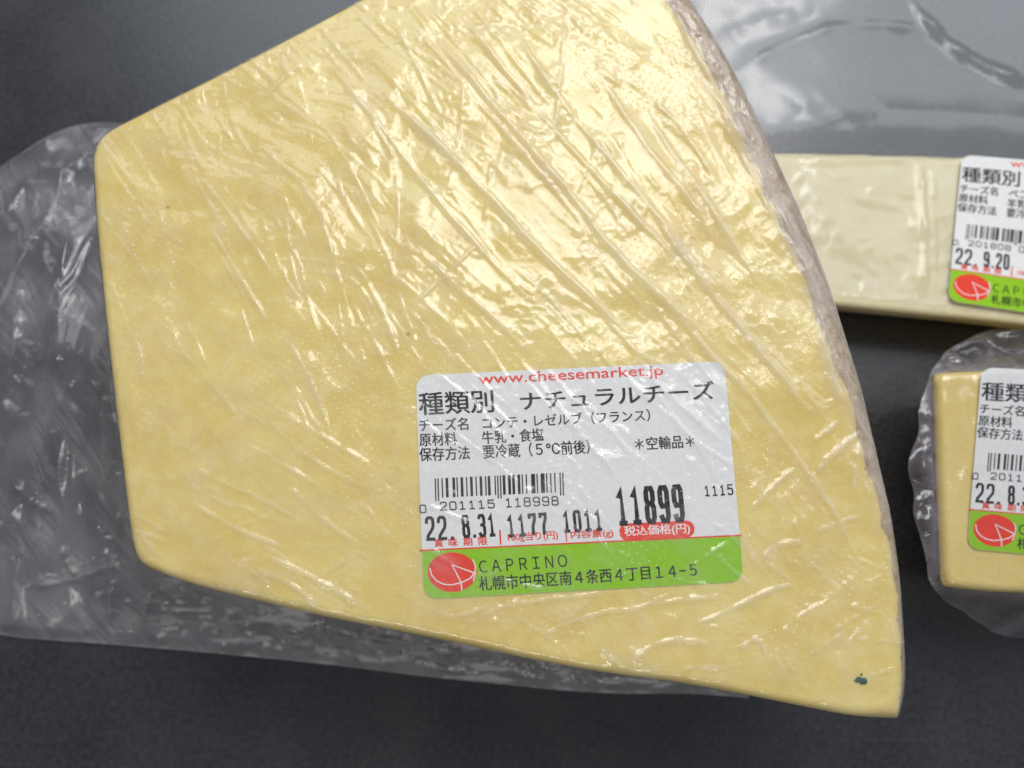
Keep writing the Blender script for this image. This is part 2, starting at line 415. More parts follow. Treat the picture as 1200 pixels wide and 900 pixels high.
def make_label(parent, quad, z, info):
    quad = np.asarray(quad, float)
    def place(u, v):
        p = quad[0] * (1 - u) * (1 - v) + quad[1] * u * (1 - v) + quad[2] * u * v + quad[3] * (1 - u) * v
        return (p[0], p[1], z)
    # paper: rounded sheet with a thickness of its own
    P = rrect(LW, LH, 2.6)
    top = [place(a / LW, b / LH) for a, b in P]; n = len(P)
    V = [(x, y, q + .15) for x, y, q in top] + [(x, y, q + .03) for x, y, q in top]
    F = [tuple(range(n))[::-1], tuple(range(n, 2 * n))] + [(i, (i + 1) % n, n + (i + 1) % n, n + i) for i in range(n)]
    lab = mesh_obj('label', V, F, M_PAPER, parent)
    # green foot band
    v_l, v_r = inv_bil(np.array([40, 699]))[1] * LH, inv_bil(np.array([1168, 645]))[1] * LH
    G = [(0, v_l), (LW, v_r)] + [p for p in P if p[1] > 35]
    G = [(0.03, v_l), (LW - .03, v_r)] + [(min(max(a, .03), LW - .03), b - .03) for a, b in rrect(LW, LH, 2.6) if b > LH - 2.7]
    mesh_obj('green_band', [(*place(a / LW, b / LH)[:2], z + .17) for a, b in G], [tuple(range(len(G)))[::-1]], M_GREEN, lab)
    k = Print(); k.n = 0
    k.text('種類別', (37, 222), (297, 210), 82, 3)
    k.text('チーズ名', (36, 281), (207, 274), 46)
    k.text('原材料', (37, 333), (167, 328), 46)
    k.text('保存方法', (37, 387), (213, 379), 48)
    for t in info['black']: k.text(*t)
    for t in info['digits']: k.digits(*t)
    k.text('ＣＡＰＲＩＮＯ', (246, 773), (555, 751), 42, .6)
    k.text('札幌市中央区南４条西４丁目１４−５', (246, 833), (1010, 783), 48)
    k.build('printed_text', M_INK, lab, place, .205)
    r = Print()
    r.text('www.cheesemarket.jp', (245, 120), (892, 88), 50)
    for t in (('賞', 88), ('味', 139), ('期', 190), ('限', 243)): r.text(t[0], (t[1], 686 - (t[1] - 88) * .045), (t[1] + 31, 684.6 - (t[1] - 88) * .045), 28)
    r.bar(314, 626, 320, 626, 323, 676, 317, 676)
    r.text('100g当り(円)', (347, 670), (522, 661), 34)
    r.bar(546, 614, 550, 614, 553, 666, 549, 666)
    r.text('内容量(g)', (568, 660), (716, 652), 32)
    r.ribbon([(38, 697), (1166, 643)], 5)
    r.build('red_text', M_RED, lab, place, .19)
    b = Print()
    pl = []
    for i in range(13): a = math.radians(90 + 180 * i / 12); pl.append((765 + 29 * math.cos(a), 632 - 29 * math.sin(a)))
    for i in range(13): a = math.radians(-90 + 180 * i / 12); pl.append((972 + 29 * math.cos(a), 622 - 29 * math.sin(a)))
    b.add(pl, [tuple(range(len(pl)))]); b.build('price_badge', M_RED, lab, place, .185)
    t = Print(); t.text('税込価格(円)', (756, 652), (986, 641), 40); t.build('badge_text', M_WHITE, lab, place, .20)
    # barcode
    bc = Print(); code = info['code']
    seq = '111' + ''.join(UPC[c] for c in code[:6]) + '11111' + ''.join(UPC[c] for c in code[6:]) + '111'
    tot = sum(int(c) for c in seq); x = 0; ink = True
    for i, c in enumerate(seq):
        wd = int(c)
        if ink:
            f0, f1 = (x + .08) / tot, (x + wd - .08 + .1) / tot
            X0, X1 = 88 + 452 * f0, 88 + 452 * f1
            long = i < 3 or i > len(seq) - 4 or 26 < i < 32
            yt0, yt1 = 447 - 21 * f0, 447 - 21 * f1; e = 80 if long else 68
            bc.bar(X0, yt0, X1, yt1, X1 + 2.5, yt1 + e, X0 + 2.5, yt0 + e)
        x += wd; ink = not ink
    bc.build('barcode', M_INK, lab, place, .205)
    # emblem: red cheese wheel with a wedge drawn in white lines
    e = Print(); E = [(150 + 86 * math.cos(2 * math.pi * i / 48), 770 + 67 * math.sin(2 * math.pi * i / 48)) for i in range(48)]
    e.add(E, [tuple(range(48))]); e.build('emblem', M_RED, lab, place, .19)
    ln = Print()
    ln.ribbon([(72 + 0, 757), (78, 780), (96, 800), (120, 811), (148, 813), (178, 806)], 4)
    ln.ribbon([(222, 728), (231, 748), (230, 770), (214, 790), (181, 806)], 4)
    ln.ribbon([(231, 774), (149, 745), (180, 803), (184, 830)], 4.5)
    ln.ribbon([(231, 774), (224, 800)], 4)
    ln.build('emblem_lines', M_WHITE, lab, place, .205)
    return lab

# ------------------------------------------------------------------ 1. the large wedge
HT = 62.0
right_in = [(770, -62), (796, -22), (807, 0), (853, 70), (905, 177), (951, 280), (977, 355), (994, 412), (1009, 465), (1022, 525), (1039, 600), (1050, 675), (1055, 750), (1056, 800)]
out_px = [(112, 205), (111, 189), (117, 168), (130, 156), (175, 133), (233, 104), (300, 70), (430, 0), (540, -58), (600, -82), (700, -92)] + right_in + [
          (1056, 836), (1052, 843), (1044, 843), (1000, 839), (933, 826), (860, 811), (783, 797), (721, 790), (625, 773), (560, 758), (483, 742), (375, 721), (300, 703), (233, 687), (195, 673), (172, 664), (161, 652), (155, 620), (146, 547),
          (134, 445), (122, 333), (116, 270)]
CH = resample(chaikin(np.array([at(a, b, HT - (3.8 if (a, b) in right_in else 2.0)) for a, b in out_px]), 2), 640)
right_px = right_in + [(1056, 836)]
RIGHT = chaikin(atp(right_px, HT - 3.8), 2, False)
lab_px = [(480 + x / 3, 415 + y / 3) for x, y in Q]
LABQ = atp(lab_px, HT)
def edge_r(X, Y):
    dr, _ = seg_dist(X, Y, RIGHT)
    return 2.0 + (1.4 + 1.8 * sm(-10, 70, Y)) * (1 - sm(2, 12, dr)), dr
def cheese_z(X, Y, d):
    r, dr = edge_r(X, Y)
    q = np.clip(r - d, 0, None)
    z = HT - r + np.sqrt(np.clip(r * r - q * q, 0, None))
    dl, _ = seg_dist(X, Y, LABQ, True); dl = np.where(inside(X, Y, LABQ), 0, dl)
    und = .45 * (perlin(X / 17, Y / 17, 3) + .5 * perlin(X / 7, Y / 7, 4)) * sm(1, 10, dl) * sm(0, 5, d)
    return z + und, dr
wedge = empty('wrapped_cheese', (0, 40, 0), 'large yellow cheese wedge wrapped in crinkled cling film with a white and green label', 'cheese')
X, Y, F, d = radial_cap(CH)
Z, dr = cheese_z(X, Y, d)
rim = (dr + .9 * perlin(X / 6, Y / 6, 8) + .3 * perlin(X / 1.2, Y / 1.2, 9)) < 1.7 + 5.0 * sm(-25, 60, Y)
fr = rim[F].all(1)
r0, _ = edge_r(CH[:, 0], CH[:, 1]); dwr, _ = seg_dist(CH[:, 0], CH[:, 1], RIGHT)
def wall(mask):
    V, Fw = [], []
    n = len(CH); cen = CH.mean(0)
    for i in range(n):
        j = (i + 1) % n
        if not (mask[i] and mask[j]): continue
        b = len(V)
        for q in (i, j):
            for t in np.linspace(0, 1, 9):
                zz = (HT - r0[q]) * (1 - t) + .3 * t
                bul = 1.0 * math.sin(math.pi * t) if dwr[q] < .5 else 0
                dirv = (CH[q] - cen) / np.hypot(*(CH[q] - cen))
                V.append((CH[q][0] - dirv[0] * (.0 + 1.2 * t - bul * 0), CH[q][1] - dirv[1] * (1.2 * t), zz))
        for t in range(8): Fw.append((b + t, b + 9 + t, b + 10 + t, b + 1 + t))
    return V, Fw
def joined(X, Y, Z, Fg, Wv, Wf):
    V = np.stack([X, Y, Z], 1); u = np.unique(Fg); re = np.full(len(V), -1); re[u] = np.arange(len(u))
    V = np.vstack([V[u], np.array(Wv)]); Fq = np.vstack([re[Fg], np.array(Wf)[:, ::-1] + len(u)])
    return V, Fq
isr = dwr < .6
V1, F1 = joined(X, Y, Z, F[~fr], *wall(~isr | np.roll(~isr, 1) | np.roll(~isr, -1)))
nb = len(V1); base = [(p[0] * .985, p[1] * .985 + .6, .3) for p in CH[::4]]
mesh_obj('cheese', V1, F1, M_CHEESE, wedge, smooth=True)
V2, F2 = joined(X, Y, Z, F[fr], *wall(isr))
mesh_obj('rind', V2, F2, M_RIND, wedge, smooth=True)
# a spot of green mould near the lower right corner
mx_, my_ = at(1008, 797, HT)
Vm, Fm = [], []
for i in range(15):
    a, rr = random.uniform(0, 6.28), abs(random.gauss(0, .75))
    cx, cy, s = mx_ + rr * math.cos(a) * 1.15, my_ + rr * math.sin(a) * .75, random.uniform(.18, .55)
    if i < 2: cx, cy, s = mx_ + .3 + .5 * i, my_ - .2, .7
    b = len(Vm); n = 9
    ring = [(cx + s * random.uniform(.75, 1.2) * math.cos(6.283 * k / n), cy + s * random.uniform(.75, 1.2) * math.sin(6.283 * k / n)) for k in range(n)]
    Vm += [(x, y, HT - .3) for x, y in ring] + [(cx + (x - cx) * .7, cy + (y - cy) * .7, HT + .16 + .004 * i) for x, y in ring] + [(cx, cy, HT + .2 + .004 * i)]
    for k in range(n):
        k2 = (k + 1) % n; Fm += [(b + k, b + k2, b + n + k2, b + n + k), (b + n + k, b + n + k2, b + 2 * n)]
mesh_obj('mould_spot', Vm, Fm, M_MOULD, wedge, smooth=True)

make_label(wedge, LABQ, HT, dict(
    black=[('ナチュラルチーズ', (392, 203), (1072, 163), 66, 3), ('コンテ・レゼルブ（フランス）', (258, 273), (846, 243), 44),
           ('牛乳・食塩', (257, 325), (472, 313), 46), ('要冷蔵（５℃前後）', (260, 378), (634, 359), 50), ('＊空輸品＊', (793, 349), (1003, 337), 46)],
    digits=[('0', (37, 569), (61, 568), 30, 4.2), ('201115', (108, 560), (300, 551), 31, 4.2), ('118998', (337, 549), (524, 541), 33, 4.2),
            ('22.', (60, 664), (162, 659), 84, 10.5, .25), ('8.31', (188, 655), (306, 648), 80, 10.5, .25), ('1177', (346, 652), (488, 643), 78, 10.5), ('1011', (541, 636), (681, 628), 76, 10.5),
            ('11899', (732, 612), (970, 598), 132, 17, .22), ('1115', (1037, 510), (1139, 504), 38, 5)],
    code='201115118998'))

# ---- cling film of the large wedge
film_px = [(0, 0, 0), (0, 0, 0), (182, 126, 26), (160, 127, 14), (125, 131, 7), (90, 139, 4), (58, 155, 2), (20, 183, 1), (-40, 225, 1), (-95, 300, 1), (-120, 420, 1), (-115, 560, 1), (-80, 690, 1), (-30, 736, 1),
           (10, 746, 1), (60, 750, 1), (120, 754, 1), (180, 759, 1), (250, 765, 1), (375, 777, 1), (500, 793, 1), (583, 801, 1), (667, 810, 1), (743, 813, 1), (800, 812, 1), (850, 815, 1), (880, 818, 1)]
FO = np.array([at(a, b, z) for a, b, z in film_px[2:]])
# on the other sides the film hugs the cheese: follow its outline 1.4 mm outside
def offset_out(P, k):
    T = np.roll(P, -3, 0) - np.roll(P, 3, 0); nrm = np.stack([T[:, 1], -T[:, 0]], 1); nrm /= np.hypot(*nrm.T)[:, None]
    A = .5 * np.sum(P[:, 0] * np.roll(P[:, 1], -1) - P[:, 1] * np.roll(P[:, 0], -1))
    return P + nrm * (k if A > 0 else -k)
HUG = offset_out(CH, .9)
s0 = np.argmin(np.hypot(*(HUG - np.array(at(915, 824, HT))).T)); s1 = np.argmin(np.hypot(*(HUG - np.array(at(178, 131, HT))).T))
nC = len(HUG)
def walk(i, j, st):
    r_ = [];
    while i != j: r_.append(i); i = (i + st) % nC
    return r_
A_ = walk(s0, s1, 1); B_ = walk(s0, s1, -1)
tr_ = np.array(at(700, -92, HT))
hug = HUG[A_] if min(np.hypot(*(HUG[A_] - tr_).T)) < min(np.hypot(*(HUG[B_] - tr_).T)) else HUG[B_]
FOUT = np.vstack([chaikin(FO, 2, False), hug])
FOUT = resample(FOUT, 520)

def crease_field(X, Y, z, lines):
    H = np.zeros(X.shape)
    for pts, a, wd in lines:
        P = chaikin(atp(pts, z), 1, False)
        x0, y0 = P.min(0) - 6; x1, y1 = P.max(0) + 6
        m = (X > x0) & (X < x1) & (Y > y0) & (Y < y1)
        if not m.any(): continue
        wx = X[m] + .2 * perlin(X[m] / 5, Y[m] / 5, 31); wy = Y[m] + .2 * perlin(X[m] / 5 + 9, Y[m] / 5, 32)
        dd, al = seg_dist(wx, wy, P)
        wd = wd if wd > 1 else wd * .72
        prof = a * np.exp(-(dd / wd) ** 1.2) * np.clip(np.minimum(al, 1 - al) * 6, 0, 1) * (.75 + .5 * perlin(al * 7, dd * 0 + a, 33))
        H[m] = np.maximum(H[m], prof) if a > 0 else H[m] + prof
    return H
CREASES = [
 ([(473, 0), (524, 61), (580, 126), (627, 182), (673, 233), (720, 299), (800, 373), (860, 430)], .75, .9),
 ([(466, 8), (517, 69), (573, 134), (620, 190), (666, 241), (713, 307)], .5, .5),
 ([(524, 0), (580, 70), (645, 149), (697, 205), (767, 280), (840, 350)], .6, .6),
 ([(431, 93), (487, 145), (533, 187), (580, 238), (627, 289), (697, 355), (767, 420)], .8, .9),
 ([(370, 56), (421, 117), (496, 215), (543, 271), (640, 372)], .55, .7),
 ([(300, 168), (370, 229), (403, 345), (412, 387)], .35, .5),
 ([(407, 299), (435, 336), (473, 420)], .35, .4), ([(454, 299), (468, 350), (491, 411)], .35, .4),
 ([(487, 289), (533, 336), (580, 373), (627, 420)], .5, .6),
 ([(664, 5), (659, 70), (650, 154), (652, 187)], .4, .5), ([(697, 84), (729, 131), (767, 187), (800, 225), (850, 300)], .6, .7),
 ([(757, 107), (800, 154), (850, 230)], .5, .6), ([(580, 0), (617, 61), (655, 117), (720, 196), (800, 290), (880, 390)], .6, .7),
 ([(459, 23), (496, 93), (524, 154)], .4, .5), ([(361, 70), (330, 96), (300, 126)], .35, .5),
 ([(750, 233), (820, 327), (890, 411), (960, 500)], .8, .8), ([(750, 317), (797, 373), (834, 420), (900, 480)], .6, .6),
 ([(750, 117), (778, 168), (820, 224), (867, 299), (904, 355)], .6, .7),
 ([(792, 61), (843, 121), (867, 163), (904, 233), (937, 299), (960, 364), (965, 420), (1000, 520)], .9, 1.1),
 ([(825, 93), (853, 149), (890, 224), (920, 300)], .6, .8), ([(770, -30), (800, 40), (840, 110), (880, 190), (925, 290), (960, 380)], .7, .8),
 ([(850, 430), (880, 465), (925, 525), (950, 560), (990, 620), (1020, 690)], .55, .5), ([(950, 560), (980, 528), (1015, 500)], .5, .6), ([(955, 548), (985, 520), (1012, 505)], .4, .5),
 ([(1010, 515), (1000, 550), (995, 590)], .4, .6), ([(850, 720), (895, 695), (950, 678)], .4, .5),
 ([(870, 605), (920, 555), (945, 545)], .45, .6), ([(950, 625), (985, 612), (1020, 600)], .4, .5), ([(990, 710), (1010, 712), (1035, 720)], .4, .5),
 ([(950, 520), (970, 504), (985, 492)], .4, .6),
 ([(700, 723), (760, 708), (817, 700), (873, 700)], .4, .45), ([(800, 733), (840, 722), (887, 697), (933, 680)], .5, .5),
 ([(727, 783), (760, 757), (800, 747), (847, 760)], .5, .6), ([(860, 763), (890, 743), (900, 777)], .45, .5), ([(700, 760), (727, 780)], .5, .7),
 ([(917, 767), (930, 790)], .4, .5), ([(793, 783), (830, 780), (860, 783)], .4, .6), ([(905, 762), (918, 790)], .35, .45),
 ([(940, 770), (970, 752), (990, 738)], .35, .5), ([(890, 660), (905, 640), (935, 632), (950, 645)], .45, .6),
 ([(300, 645), (354, 670), (408, 699), (448, 724)], .55, .5), ([(292, 662), (342, 682), (388, 724)], .45, .5),
 ([(500, 730), (583, 710), (667, 699), (760, 690)], .35, .45), ([(625, 749), (667, 728), (750, 707)], .4, .5),
 ([(610, 722), (625, 735), (640, 745)], .3, .4), ([(550, 722), (562, 712), (580, 705)], .3, .4),
 ([(136, 318), (175, 260), (218, 205)], .35, .35), ([(218, 166), (230, 197)], .35, .4), ([(148, 166), (179, 217)], .25, .35),
 ([(237, 271), (280, 333), (296, 372)], .3, .4), ([(155, 385), (175, 340), (190, 300)], .22, .35), ([(270, 130), (255, 170), (262, 205)], .25, .35),
 ([(245, 458), (233, 497), (210, 536), (198, 571)], -.35, .5), ([(252, 458), (240, 497), (217, 536)], .3, .4), ([(167, 485), (180, 507), (195, 528)], .25, .35),
 ([(214, 582), (253, 606), (300, 629), (360, 650)], .4, .5), ([(175, 668), (233, 683), (300, 699)], .45, .5), ([(230, 560), (290, 600), (350, 615)], .3, .4),
 ([(160, 600), (175, 640), (200, 660)], .3, .5), ([(240, 640), (290, 610), (340, 600)], .25, .4), ([(330, 560), (380, 610), (440, 650)], .35, .5),
 ([(300, 470), (340, 520), (400, 560), (470, 585)], .3, .45), ([(320, 420), (350, 470), (370, 530)], .3, .4), ([(390, 540), (430, 600), (480, 650)], .3, .4),
 ([(677, 465), (713, 502), (747, 542)], .35, .4), ([(753, 435), (807, 485), (857, 525)], .45, .45), ([(613, 445), (640, 472), (693, 525), (727, 565)], .35, .4),
 ([(830, 642), (850, 660), (870, 678), (890, 700)], .35, .4), ([(540, 440), (570, 470), (620, 520)], .25, .35), ([(720, 430), (760, 470), (800, 500), (850, 570)], .4, .5),
 ([(600, 560), (650, 600), (700, 640)], .2, .3), ([(500, 470), (530, 520), (545, 560)], .18, .3), ([(780, 560), (800, 600), (840, 640)], .25, .35),
]
def fan_lines():
    rg = random.Random(21); out = []
    for k in range(420):
        px, py = rg.uniform(110, 1040), rg.uniform(0, 820)
        if px < 480 and 120 < py < 480: an = 63
        elif px < 560 and py >= 480: an = 30
        elif py > 640: an = rg.choice([-22, -30, 40, 15])
        else: an = 47 + 6 * (px - 700) / 300
        an += rg.gauss(0, 7)
        if rg.random() < .14: an = rg.uniform(-60, 120)
        ln = rg.uniform(35, 190) * (.6 if py > 560 else 1); cv = rg.gauss(0, 8)
        pts = []
        for t in (-.5, -.17, .17, .5):
            a2 = math.radians(an + cv * t); pts.append((px + ln * t * math.cos(a2), py + ln * t * math.sin(a2)))
        out.append((pts, rg.uniform(.12, .42), rg.uniform(.22, .45)))
    return out
CREASES += fan_lines()
def px_of(X, Y, z):
    """photo pixel of a point at level z (only used to say which part of the wrap is drawn tight)"""
    dz = z - H_CAM; ct, st = math.cos(TILT), math.sin(TILT)
    dep = Y * st - dz * ct; v = (Y * ct + dz * st) / dep; return 600 + 900 * X / dep, 450 - 900 * v
def top_wrinkles(X, Y):
    px, py = px_of(X, Y, HT)
    wx = X + 1.3 * perlin(X / 16, Y / 16, 11); wy = Y + 1.3 * perlin(X / 16, Y / 16, 12)
    th = math.radians(-47) + .16 * perlin(X / 30, Y / 30, 13)
    l = wx * np.cos(th) + wy * np.sin(th); a = -wx * np.sin(th) + wy * np.cos(th)
    tens = sm(-250, 480, (px - 300) * .75 - (py - 300) * .9)                       # drawn tight towards the upper right
    low = sm(560, 700, py)
    diag = .13 * ridged(l / 55, a / 4.6, 14) + .10 * ridged(l / 34, a / 2.0, 15) + .055 * ridged(l / 18, a / .95, 16)
    iso = .17 * ridged(wx / 8, wy / 8, 17) + .10 * ridged(wx / 3.4, wy / 3.0, 18) + .045 * ridged(wx / 1.5, wy / 1.5, 19)
    chat = .06 * perlin(l / 3.2, a / 1.1, 20) + .045 * perlin(l / 1.1, a / 2.0, 24) + .022 * perlin(X / .75, Y / .75, 21)
    patch = sm(-.15, .35, perlin(X / 11, Y / 11, 22) + .5 * perlin(X / 4, Y / 4, 23))
    amp = .25 + .75 * patch
    h = amp * (diag * (.34 + .80 * tens) + iso * (.85 + .15 * tens + .35 * low)) + chat * (.15 + .85 * patch) * (.35 + .8 * tens)
    h = h + .30 * perlin(l / 26, a / 8, 26) * sm(.1, .7, tens) + .10 * perlin(X / 9, Y / 9, 27)
    return h, tens, patch
def film_height(X, Y):
    din, nx_, ny_, _ = seg_dist(X, Y, CH, True, True)
    ins = inside(X, Y, CH); dout, _ = seg_dist(X, Y, FOUT, True)
    zc, dr = cheese_z(X, Y, np.where(ins, din, 0)); _, ar = seg_dist(X, Y, RIGHT)
    h, tens, patch = top_wrinkles(X, Y)
    cr = crease_field(X, Y, HT, CREASES)
    dl, _ = seg_dist(X, Y, LABQ, True); lab = np.where(inside(X, Y, LABQ), 1.0, np.clip(1 - dl / 3, 0, 1))
    edge = sm(0, 3, din)
    rimw = 1 - sm(1.5, 5 + 7 * sm(-20, 60, Y), dr + 1.2 * perlin(X / 6, Y / 6, 47))
    fl = (h * (1 - .25 * lab) + cr * .8) * (.4 + .6 * edge) + rimw * (.35 * ridged(dr / 3.0, ar * 14, 41) + .16 * ridged(dr / 1.1, ar * 40, 42)) * edge
    z_in = zc + .42 + np.clip(fl, -.2, 3)
    # skirt from the cheese's edge down to the counter
    a, b = din, dout; run = a + b; s = a / (run + 1e-6)
    long = sm(18, 45, run)
    prof = (.90 * (1 - s) ** 5 + .10 * (1 - s)) * (1 - long) + long * (.62 * (1 - s) ** 3.2 + .38 * (1 - s) ** 1.1)
    r0_, _ = edge_r(X, Y)
    base = 1.2 + (HT - r0_ - 1.2) * prof
    wx = X + 4 * perlin(X / 16, Y / 16, 51); wy = Y + 4 * perlin(X / 16, Y / 16, 52)
    th = math.radians(68); l = wx * math.cos(th) + wy * math.sin(th); q = -wx * math.sin(th) + wy * math.cos(th)
    tent = lambda x, y, sd: 1 - 2 * np.abs(perlin(x, y, sd))
    cr2 = 2.8 * tent(l / 42, q / 17, 53) + .75 * tent(l / 22, q / 6.5, 54) + .14 * tent(l / 10, q / 2.2, 55)
    wob = cr2 * sm(0, 6, np.minimum(a, 40)) * sm(0, 4, b) * (.35 + .65 * long) + (1 - long) * sm(1, 5, a) * sm(0, 3, b) * (.75 * tent(wx / 9, wy / 5, 57) + .26 * tent(wx / 4, wy / 2.6, 58) + .08 * tent(wx / 1.8, wy / 1.5, 59))
    px, py = px_of(X, Y, 15)
    low_l = sm(560, 680, py)
    z_out = base + wob + 1.25 * crease_field(X, Y, 18, TAIL) * sm(0, 4, b)
    z = np.where(ins, z_in, z_out)
    th = math.radians(-52); l = X * math.cos(th) + Y * math.sin(th); q = -X * math.sin(th) + Y * math.cos(th)
    l2 = X * .94 - Y * .34; q2 = X * .34 + Y * .94
    low = 1 - tens
    fib = .6 * ridged(l / 22, q / 1.5, 44) + .4 * ridged(l2 / 14, q2 / 1.1, 45)
    fib *= sm(-.3, .4, perlin(X / 9, Y / 9, 46))
    haze = np.where(ins, .03 + .05 * patch + .17 * fib + .26 * sm(.04, .34, cr) + .27 * rimw * (.3 + .7 * ridged(dr / 2.4, ar * 12, 43)),  # crease term: highlights painted as pale lines, whatever the lamps do
                    .08 + .15 * sm(-.3, .6, perlin(X / 15, Y / 15, 61)) + .24 * ridged(l / 20, q / 2.0, 62) * sm(-.3, .5, perlin(X / 10, Y / 10, 63)) + .10 * low_l  # streaks on the loose film are highlights painted into the haze
                    + (1 - long) * (.10 + .90 * sm(.15, .8, perlin(X / 16, Y / 2.6, 64) + .5 * perlin(X / 5, Y / 1.3, 65))))  # bright bands on the lower skirt: painted in to stand for its glints
    haze = haze + np.where(~ins, .22 * np.exp(-b / .5), 0)
    haze = np.where(~ins & (run < 6), .12, haze)
    return z, haze
TAIL = [
 ([(70, 150), (65, 190), (62, 240), (45, 300), (10, 360), (-20, 400)], 3.5, 1.6), ([(110, 140), (85, 175), (66, 200)], 2.5, 1.2), ([(66, 200), (72, 240), (75, 275)], 2.2, 1.0),
 ([(68, 200), (85, 215), (98, 255), (72, 275)], 1.6, .9), ([(30, 320), (25, 380), (20, 450)], 2, 1.2), ([(100, 270), (95, 320), (60, 430)], 1.4, 1),
 ([(0, 560), (30, 585), (60, 600)], 2, 1.2), ([(60, 640), (65, 670), (75, 680)], 2, 1), ([(140, 740), (150, 720), (168, 695)], 2, .9), ([(100, 735), (108, 710), (118, 690)], 2, .9),
 ([(190, 730), (260, 735), (330, 728), (420, 752), (520, 765)], 2.4, 1.1), ([(0, 690), (60, 685), (120, 665), (150, 660)], 1.6, 1.0),
 ([(330, 720), (360, 745), (400, 755), (470, 770)], 2, .9), ([(540, 745), (580, 760), (630, 775), (700, 790)], 1.6, .8), ([(600, 760), (640, 775), (720, 795)], 1.6, .8),
]
rg = random.Random(5)
for k in range(75):                                                    # short sharp crumples along the lower edge of the wedge
    px = rg.uniform(190, 800); ed = np.interp(px, [190, 375, 560, 721, 800], [678, 724, 761, 793, 801]); lo = np.interp(px, [190, 375, 583, 743, 800], [758, 775, 799, 811, 812])
    t = rg.uniform(.25, .9); cy = ed * (1 - t) + lo * t; an = math.radians(rg.choice([8, 12, -35, 50, 75]) + rg.gauss(0, 12)); ln = rg.uniform(10, 42)
    TAIL.append(([(px - ln * math.cos(an), cy - .5 * ln * math.sin(an)), (px, cy + rg.gauss(0, 2)), (px + ln * math.cos(an), cy + .5 * ln * math.sin(an))], rg.uniform(.3, .9), rg.uniform(.4, .8)))
X, Y, F, d = grid_in(FOUT, .36)
Z, HZ = film_height(X, Y)
mesh_obj('cling_film', np.stack([X, Y, Z], 1), F, M_FILM, wedge, smooth=True, attrs={'haze': HZ})
# the lower sheet of the wrap, lying on the counter under the loose part
X, Y, F, d = grid_in(offset_out(FOUT, -.8), .8)
ok = ~inside(X, Y, CH * .97); F = F[ok[F].all(1)]
Z = .7 + 1.0 * ridged(X / 11, Y / 9, 71) * sm(0, 5, d) + .5 * ridged(X / 4, Y / 5, 72) * sm(0, 5, d)
u = np.unique(F); re = np.full(len(X), -1); re[u] = np.arange(len(u))
mesh_obj('film_underside', np.stack([X, Y, Z], 1)[u], re[F], M_FILM2, wedge, smooth=True, attrs={'haze': (.10 + .06 * perlin(X / 9, Y / 9, 73))[u]})

# ------------------------------------------------------------------ blocks for the two smaller cheeses
def block(name, poly, ht, r_top, r_bot, mat, parent, und=.3, seed=5, lean=(0, 0)):
    X, Y, F, d = radial_cap(poly, 60)
    q = np.clip(r_top - d, 0, None); Z = ht - r_top + np.sqrt(np.clip(r_top ** 2 - q * q, 0, None)) + und * perlin(X / 12, Y / 12, seed) * sm(0, 5, d)
    n = len(poly); V, Fw = [], []
    inn = offset_out(poly, -r_bot)
    lv = [(ht - r_top, 0.0)] + [(r_bot - r_bot * math.sin(t), 1 - math.cos(t)) for t in np.linspace(0, math.pi / 2, 6)]
    for i in range(n):
        for zz, f in lv:
            g = 1 - zz / (ht - r_top); V.append((*(poly[i] * (1 - f) + inn[i] * f + np.array(lean) * g), zz + .3))
    k = len(lv)
    for i in range(n):
        j = (i + 1) % n
        for t in range(k - 1): Fw.append((i * k + t, j * k + t, j * k + t + 1, i * k + t + 1))
    V1, F1 = joined(X, Y, Z, F, V, Fw)
    return mesh_obj(name, V1, F1, mat, parent, smooth=True)

# 2. pale vacuum-packed block behind
HB = 17.0
pale = empty('vacuum_packed_cheese', (*at(1150, 280, HB), 0), 'pale ivory cheese block in a clear vacuum bag lying behind the large wedge', 'cheese')
pb = resample(chaikin(atp([(770, 180), (775, 176), (1000, 179), (1130, 183), (1400, 195), (1412, 205), (1405, 395), (1395, 404), (1200, 379), (1080, 367), (985, 358), (800, 340), (775, 335)], HB), 2), 220)
block('cheese', pb, HB, 1.5, 4.0, M_PALE, pale, lean=(0, 3.5))
make_label(pale, atp([(1128, 181), (1410, 204), (1401, 396), (1111, 352)], HB + 1.2), HB + .9, dict(
    black=[('ナチュラルチーズ', (392, 203), (1072, 163), 66, 3), ('ペコリーノ・ロマーノ', (258, 273), (700, 250), 44), ('羊乳・食塩', (257, 325), (472, 313), 46), ('要冷蔵（５℃前後）', (260, 378), (634, 359), 50)],
    digits=[('0', (37, 569), (61, 568), 30, 4.2), ('201808', (108, 560), (300, 551), 31, 4.2), ('008008', (337, 549), (524, 541), 33, 4.2),
            ('22.', (60, 664), (162, 659), 84, 10.5, .25), ('9.20', (188, 655), (306, 648), 80, 10.5, .25)],
    code='201808008008'))
